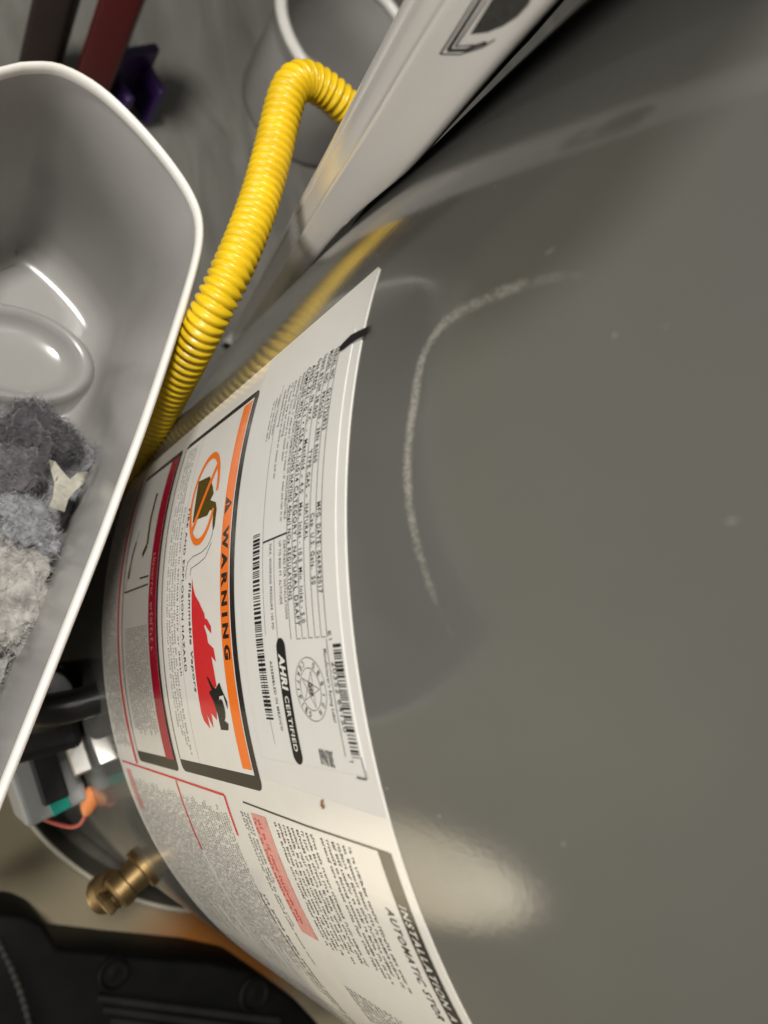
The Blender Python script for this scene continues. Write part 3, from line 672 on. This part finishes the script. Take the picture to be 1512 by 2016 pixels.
def pack_poly(bm, pts, step=9):
    # pixel-space outline -> small grid cells laid on the film
    fb = bmesh.new(); vs_ = [fb.verts.new((*p, 0)) for p in pts]; f = fb.faces.new(vs_); bmesh.ops.triangulate(fb, faces=[f])
    for ax_ in (0, 1):
        lo = min(p[ax_] for p in pts); hi = max(p[ax_] for p in pts); k = lo+step
        while k < hi:
            co_ = [0, 0, 0]; co_[ax_] = k; no = [0, 0, 0]; no[ax_] = 1
            bmesh.ops.bisect_plane(fb, geom=fb.verts[:]+fb.edges[:]+fb.faces[:], plane_co=co_, plane_no=no, dist=1e-6); k += step
    mp_ = {}
    for v in fb.verts:
        P = on_pack(v.co.x, v.co.y)
        if P: mp_[v] = bm.verts.new(P)
    for f in fb.faces:
        if all(v in mp_ for v in f.verts): bm.faces.new([mp_[v] for v in f.verts])
    fb.free()
def pl(pts, wd):
    out = []
    for p, q in zip(pts, pts[1:]):
        L = math.hypot(q[0]-p[0], q[1]-p[1]); nx_, ny_ = -(q[1]-p[1])/L*wd/2, (q[0]-p[0])/L*wd/2
        out.append([(p[0]-nx_, p[1]-ny_), (q[0]-nx_, q[1]-ny_), (q[0]+nx_, q[1]+ny_), (p[0]+nx_, p[1]+ny_)])
    return out
M['emblem'] = mat('emblem_ink', (.035, .035, .033), .3, noise_amt=.4, noise_scale=500)
bm = bmesh.new()
for poly in pl([(940, -12), (867, 105), (905, 106), (950, 92), (975, 76)], 2.6)+pl([(952, -12), (882, 98), (918, 97), (958, 82)], 6.5)+pl([(966, -12), (897, 90), (935, 87)], 2.4): pack_poly(bm, poly, 12)
pack_poly(bm, [(975, -12), (927, 66), (960, 62), (990, 50), (1018, 32), (1040, 8), (1050, -12)], 8)
obj('printed_emblem', bm, 'emblem', PK)

# ------------------------------------------------------------------ tall white bin with lint
ZR = .58
opx = [(0, 125), (50, 115), (120, 120), (200, 163), (280, 238), (350, 322), (392, 392), (405, 450), (394, 525), (347, 680), (300, 822), (250, 960), (200, 1096), (100, 1352), (0, 1606)]
op = [onz(x, y, ZR) for x, y in opx]
u_ = (op[-1]-op[8]).normalized(); v_ = Vector((u_.y, -u_.x, 0))           # along / away from the heater
E0 = op[-1]+u_*.002; P0_ = op[0]
op += [E0, E0+u_*.016+v_*.010, E0+u_*.027+v_*.040, E0+u_*.027+v_*.085, E0+u_*.016+v_*.120, E0+v_*.132]
far = [E0+v_*.132-u_*.12, E0+v_*.132-u_*.24, E0+v_*.132-u_*.34, P0_+u_*.025+v_*.018]
op += far
outl = resample(catmull(op, 12, True), 200, True)
cen = sum(outl, Vector())/len(outl)
nrm = []
for i in range(200):
    t = outl[(i+1) % 200]-outl[i-1]; n2 = Vector((t.y, -t.x, 0)).normalized()
    if n2.dot(outl[i]-cen) < 0 and (outl[i]-cen).length > .05: n2 = -n2
    nrm.append(n2)
if sum(n2.dot(p-cen) for n2, p in zip(nrm, outl)) < 0: nrm = [-n2 for n2 in nrm]
BIN = thing('lint_bin', 'tall slim white plastic bin with dryer lint beside the water heater', 'bin', loc=(0, 0, 0))
def bring(bm, off, z): return [bm.verts.new((outl[i].x+nrm[i].x*off, outl[i].y+nrm[i].y*off, z)) for i in range(200)]
def skin(bm, R_):
    for a, c in zip(R_, R_[1:]):
        for k in range(200): bm.faces.new((a[k], a[(k+1) % 200], c[(k+1) % 200], c[k]))
bm = bmesh.new()
R_ = [bring(bm, -.034, 0.0085), bring(bm, -.030, .004), bring(bm, -.0305, .012), bring(bm, -.0015, ZR-.012), bring(bm, -.0012, ZR-.003)]
inner = [bring(bm, -.0036, ZR-.003), bring(bm, -.0040, ZR-.012), bring(bm, -.0062, ZR-.03), bring(bm, -.010, ZR-.10), bring(bm, -.0125, ZR-.135), bring(bm, -.016, ZR-.148), bring(bm, -.022, ZR-.155), bring(bm, -.030, ZR-.157)]
skin(bm, R_+inner); bm.faces.new(R_[0]); bm.faces.new(inner[-1][::-1])
bmesh.ops.recalc_face_normals(bm, faces=bm.faces[:]); smooth(obj('bin_body', bm, 'plastic', BIN), 50)
bm = bmesh.new(); R_ = []
for k in range(13):
    a = math.radians(-60+300*k/12); R_.append(bring(bm, -.0022+.0021*math.cos(a), ZR-.0038+.0038*math.sin(a)))
skin(bm, R_); bmesh.ops.recalc_face_normals(bm, faces=bm.faces[:]); smooth(obj('rim', bm, 'rimwhite', BIN))

def inside(x, y, off):
    # inside the bin outline shrunk by off
    c = False; n = 200
    for i in range(0, n, 2):
        j = (i+2) % n; xi, yi = outl[i].x+nrm[i].x*off, outl[i].y+nrm[i].y*off; xj, yj = outl[j].x+nrm[j].x*off, outl[j].y+nrm[j].y*off
        if (yi > y) != (yj > y) and x < (xj-xi)*(y-yi)/(yj-yi)+xi: c = not c
    return c
# lint: heaped fluffy surface plus strands
LZ = .50
def lint_h(x, y):
    q = Vector((x, y, 0)); n1 = noise.fractal(q*15, 1.0, 2.0, 3); n2 = 1-abs(noise.noise(q*34+Vector((3, 1, 2))))
    return n1*.014+(n2-.6)*.018+noise.noise(q*160)*.0007
edge = onz(110, 840, LZ)                                # lint starts here along the bin
bm = bmesh.new(); tl = bm.verts.layers.float_color.new('tone'); st_ = .0022
nu, nv_ = int(.40/st_), int(.15/st_); org = edge-u_*.01; grid = {}
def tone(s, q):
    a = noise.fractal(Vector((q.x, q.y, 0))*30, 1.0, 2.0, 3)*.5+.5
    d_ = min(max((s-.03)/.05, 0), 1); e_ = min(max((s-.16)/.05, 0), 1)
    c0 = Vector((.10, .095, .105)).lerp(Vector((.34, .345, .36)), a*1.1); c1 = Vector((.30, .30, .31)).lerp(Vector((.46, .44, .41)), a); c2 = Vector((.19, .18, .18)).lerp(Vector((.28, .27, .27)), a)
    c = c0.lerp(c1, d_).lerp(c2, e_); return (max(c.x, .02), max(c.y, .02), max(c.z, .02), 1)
for i in range(nu+1):
    for j in range(nv_+1):
        q = org+u_*(i*st_)+v_*(j*st_-.03)
        if not inside(q.x, q.y, -.0082): continue
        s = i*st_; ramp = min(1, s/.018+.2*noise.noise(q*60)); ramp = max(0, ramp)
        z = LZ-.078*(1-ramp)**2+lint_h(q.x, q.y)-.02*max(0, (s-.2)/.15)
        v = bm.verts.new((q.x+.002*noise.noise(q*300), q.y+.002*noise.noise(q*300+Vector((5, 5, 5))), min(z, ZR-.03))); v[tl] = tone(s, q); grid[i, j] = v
for (i, j), v in list(grid.items()):
    k = [(i, j), (i+1, j), (i+1, j+1), (i, j+1)]
    if all(t in grid for t in k): bm.faces.new([grid[t] for t in k])
def fibres(bm, tl, verts, n, l0, l1, seed):
    rnd = random.Random(seed); base = [(v.co.copy(), tuple(v[tl])) for v in verts]
    for _ in range(n):
        p, cc = rnd.choice(base); d_ = Vector((rnd.gauss(0, 1), rnd.gauss(0, 1), rnd.gauss(.25, .45))).normalized(); l_ = rnd.uniform(l0, l1)
        sd = d_.cross(Vector((rnd.gauss(0, 1), rnd.gauss(0, 1), rnd.gauss(0, 1)))).normalized(); bend = d_.cross(sd)*l_*rnd.uniform(-.35, .35); sd = sd*.00011
        b2 = p+d_*l_*.5+bend; c2 = p+d_*l_-Vector((0, 0, l_*.25)); V_ = [bm.verts.new(t) for t in (p-sd, p+sd, b2+sd, b2-sd, c2)]; g = rnd.uniform(.75, 1.35)
        for t in V_: t[tl] = (cc[0]*g, cc[1]*g, cc[2]*g, 1)
        bm.faces.new(V_[:4]); bm.faces.new((V_[3], V_[2], V_[4]))
fibres(bm, tl, list(grid.values()), 34000, .003, .010, 11)
lint = smooth(obj('dryer_lint', bm, 'lint')); lint['kind'] = 'stuff'; tag(lint, 'matted grey dryer lint heaped in the tall white bin', 'lint')
# flat clumps
def clump(px_, py_, size, col, seed, z=None):
    q = onz(px_, py_, z or LZ+.012); bm = bmesh.new(); bmesh.ops.create_icosphere(bm, subdivisions=5, radius=1); tl = bm.verts.layers.float_color.new('tone') 
    for v in bm.verts:
        n = v.co.copy(); d = noise.fractal(n*1.6+Vector((seed, 0, 0)), 1, 2, 3)*.38+abs(noise.noise(n*3+Vector((0, seed, 0))))*.22
        v.co = Vector((n.x*size[0], n.y*size[1], n.z*size[2]))*(.85+d); g = .85+.35*noise.fractal(n*3+Vector((0, 0, seed)), 1, 2, 3); v[tl] = (col[0]*g, col[1]*g, col[2]*g, 1)
    fibres(bm, tl, bm.verts[:], 2600, .003, .008, seed)
    bmesh.ops.rotate(bm, verts=bm.verts[:], matrix=Matrix.Rotation(seed*1.3, 3, 'Z')); bmesh.ops.translate(bm, verts=bm.verts[:], vec=q)
    o = smooth(obj('lint_clump', bm, 'lint')); return o
for a in (((55, 855), (.020, .014, .010), (.075, .07, .08), 1, 'dark charcoal tuft of lint where the heap starts'), ((118, 868), (.011, .008, .008), (.07, .065, .075), 2, 'small dark curl of lint against the bin wall'),
          ((30, 930), (.017, .013, .010), (.13, .12, .13), 3, 'brownish dark wad of lint behind the pale scrap'), ((55, 1030), (.020, .012, .007), (.31, .315, .33), 4, 'bluish grey crumpled wad of lint beside the pale scrap'),
          ((30, 1170), (.030, .019, .008), (.44, .42, .39), 6, 'pale beige fluffy wad of lint on the grey heap')):
    o = clump(*a[0], a[1], a[2], a[3]); tag(o, a[4], 'lint clump')
# pale scrap
SCR = [(97, 905), (108, 908), (121, 925), (129, 956), (138, 944), (152, 931), (173, 928), (167, 950), (146, 968), (134, 984), (127, 1008), (112, 1002), (95, 1000), (104, 980), (107, 950), (100, 925)]
bm = bmesh.new(); f = bm.faces.new([bm.verts.new((x, y, 0)) for x, y in SCR]); bmesh.ops.triangulate(bm, faces=[f]); bmesh.ops.subdivide_edges(bm, edges=bm.edges[:], cuts=2)
for v in bm.verts:
    x, y = v.co.x, v.co.y; v.co = onz(x, y, LZ+.030+.006*noise.noise(Vector((x*.03, y*.03, 5)))+.003*noise.noise(Vector((x*.09, y*.09, 2))))
ex = bmesh.ops.extrude_face_region(bm, geom=bm.faces[:])['geom']
for v in ex:
    if isinstance(v, bmesh.types.BMVert): v.co.z -= .0006
bmesh.ops.recalc_face_normals(bm, faces=bm.faces[:]); tag(smooth(obj('paper_scrap', bm, 'paper'), 50), 'pale ragged scrap of paper lying on the lint', 'scrap')

# moulded oval boss in the bin's raised base
zb_ = ZR-.157; c0 = onz(22, 700, zb_+.012); bm = bmesh.new()
rg = lathe(bm, [(.060, -.002), (.056, .0015), (.052, .006), (.0495, .012), (.0475, .0165), (.0445, .0185), (.0410, .0178), (.0375, .0145), (.034, .0105), (.029, .0085), (.015, .0080), (.002, .0080)], 72, (0, 0, 0), None, 1.0, .66)
cap(bm, rg[-1]); cap(bm, rg[0], True); bmesh.ops.recalc_face_normals(bm, faces=bm.faces[:])
o = smooth(obj('base_boss', bm, 'plastic', BIN), 60); o.rotation_euler = (0, 0, math.atan2(v_.y, v_.x)+.25); o.location = (c0.x, c0.y, zb_)

# ------------------------------------------------------------------ small white tub behind
cb = onz(585, 222, 0); TB = thing('white_tub', 'small round white plastic tub with thick rim standing on the grey mat', 'tub')
bm = bmesh.new(); hz = .17; z0 = .0095
rg = lathe(bm, [(.090, z0+.003), (.094, z0), (.0965, z0+.004), (.1065, hz), (.1045, hz), (.093, z0+.012), (.086, z0+.006), (.01, z0+.006)], 96, (cb.x, cb.y, 0)); cap(bm, rg[-1]); cap(bm, rg[0], True)
bmesh.ops.recalc_face_normals(bm, faces=bm.faces[:]); smooth(obj('tub_body', bm, 'plastic', TB), 40)
bm = bmesh.new(); lathe(bm, [(.1085+.0080*math.cos(math.radians(k*30)), hz+.0080*math.sin(math.radians(k*30))) for k in range(13)], 96, (cb.x, cb.y, 0)); smooth(obj('rim', bm, 'rimwhite', TB))

# ------------------------------------------------------------------ things at the far left
def upright(name, corners, h, material, label, cat, bev=.006, z0=.012):
    base = [onz(x, y, z0) for x, y in corners]; bm = bmesh.new(); a = [bm.verts.new((p.x, p.y, z0)) for p in base]; c = [bm.verts.new((p.x, p.y, h)) for p in base]
    n = len(a); bm.faces.new(a[::-1]); bm.faces.new(c)
    for k in range(n): bm.faces.new((a[k], a[(k+1) % n], c[(k+1) % n], c[k]))
    bmesh.ops.recalc_face_normals(bm, faces=bm.faces[:]); bmesh.ops.bevel(bm, geom=bm.edges[:], offset=bev, segments=3, affect='EDGES', profile=.5)
    o = smooth(obj(name, bm, material), 40); return tag(o, label, cat) if label else o
upright('red_box', ((120, 230), (185, 262), (215, 190), (150, 160)), .42, 'redbox', 'dark red upright plastic box beside the purple dustpan', 'box')
upright('brown_box', ((20, 190), (85, 215), (120, 140), (50, 110)), .40, 'brownbox', 'brown cardboard box standing behind the red box', 'box')
DP = thing('dustpan', 'purple plastic dustpan standing behind the red box', 'dustpan')
p0 = onz(232, 215, .012)
obj('pan_back', bevelled_box((.056, .012, .085), Matrix.Translation((p0.x-.005, p0.y-.02, .063)) @ Matrix.Rotation(.5, 4, 'Z'), .004, 2), 'purple', DP)
obj('pan_side', bevelled_box((.012, .05, .07), Matrix.Translation((p0.x-.029, p0.y-.010, .046)) @ Matrix.Rotation(.5, 4, 'Z'), .004, 2), 'purple', DP)
obj('pan_side', bevelled_box((.012, .05, .07), Matrix.Translation((p0.x+.014, p0.y+.014, .046)) @ Matrix.Rotation(.5, 4, 'Z'), .004, 2), 'purple', DP)

# grey pipe fitting on the floor by the package
PF = thing('pipe_fitting', 'pale grey plastic pipe fitting lying on the floor beside the package', 'pipe fitting')
q1, q2 = onz(452, 690, .016), onz(500, 640, .016); ax = (q2-q1).normalized(); Lf = (q2-q1).length
bm = bmesh.new(); rg = lathe(bm, [(.012, 0), (.015, 0), (.015, .022), (.011, .023), (.011, Lf-.02), (.015, Lf-.019), (.015, Lf+.004), (.012, Lf+.004)], 32, q1, ax); smooth(obj('fitting_body', bm, 'pvc', PF), 35)

# ------------------------------------------------------------------ black plastic case on the floor
CS = thing('black_case', 'black moulded plastic case with raised slats lying on the floor by the drain pan', 'case')
zt = .105
cpx = [(-60, 1790), (50, 1802), (88, 1820), (116, 1868), (250, 1882), (420, 1896), (505, 1914), (585, 1970), (640, 2030), (650, 2110), (300, 2200), (-60, 2160)]
cp3 = [onz(x, y, zt) for x, y in cpx]
bm = bmesh.new(); a = [bm.verts.new((p.x, p.y, zt)) for p in cp3]; c = [bm.verts.new((p.x, p.y, .001)) for p in cp3]
bm.faces.new(a); bm.faces.new(c[::-1]); n = len(a)
for k in range(n): bm.faces.new((a[k], c[k], c[(k+1) % n], a[(k+1) % n]))
bmesh.ops.recalc_face_normals(bm, faces=bm.faces[:]); bmesh.ops.bevel(bm, geom=[e for e in bm.edges], offset=.006, segments=3, affect='EDGES', profile=.5)
smooth(obj('case_shell', bm, 'case', CS), 40)
for (xa, ya, xb, yb) in ((190, 1964, 548, 2010), (200, 1986, 560, 2034), (215, 2008, 560, 2056)):
    bm = bmesh.new(); sweep(bm, resample([onz(xa, ya, zt+.002), onz(xb, yb, zt+.002)], 6), .0045, 10); smooth(obj('slat', bm, 'black', CS), 40)
for (x, y, r) in ((222, 1915, .015), (498, 1955, .017)):
    q = onz(x, y, zt); bm = bmesh.new(); rg = lathe(bm, [(r, -.002), (r, .004), (r*.85, .006), (r*.7, .003), (r*.3, .0025), (.001, .004)], 40, q); cap(bm, rg[-1]); smooth(obj('boss', bm, 'case', CS), 40)
M['edge_grey'] = mat('case_edge', (.022, .022, .019), .6, spec=.2, noise_amt=.4, noise_scale=60)
bm = bmesh.new(); pth = resample(catmull([onz(x, y, zt+.004) for x, y in ((-5, 1850), (22, 1905), (45, 1965), (62, 2030))], 10), 60)
sweep(bm, pth, [.0030+.0006*math.sin(i*1.3) for i in range(60)], 12); smooth(obj('edge_trim', bm, 'edge_grey', CS), 50)
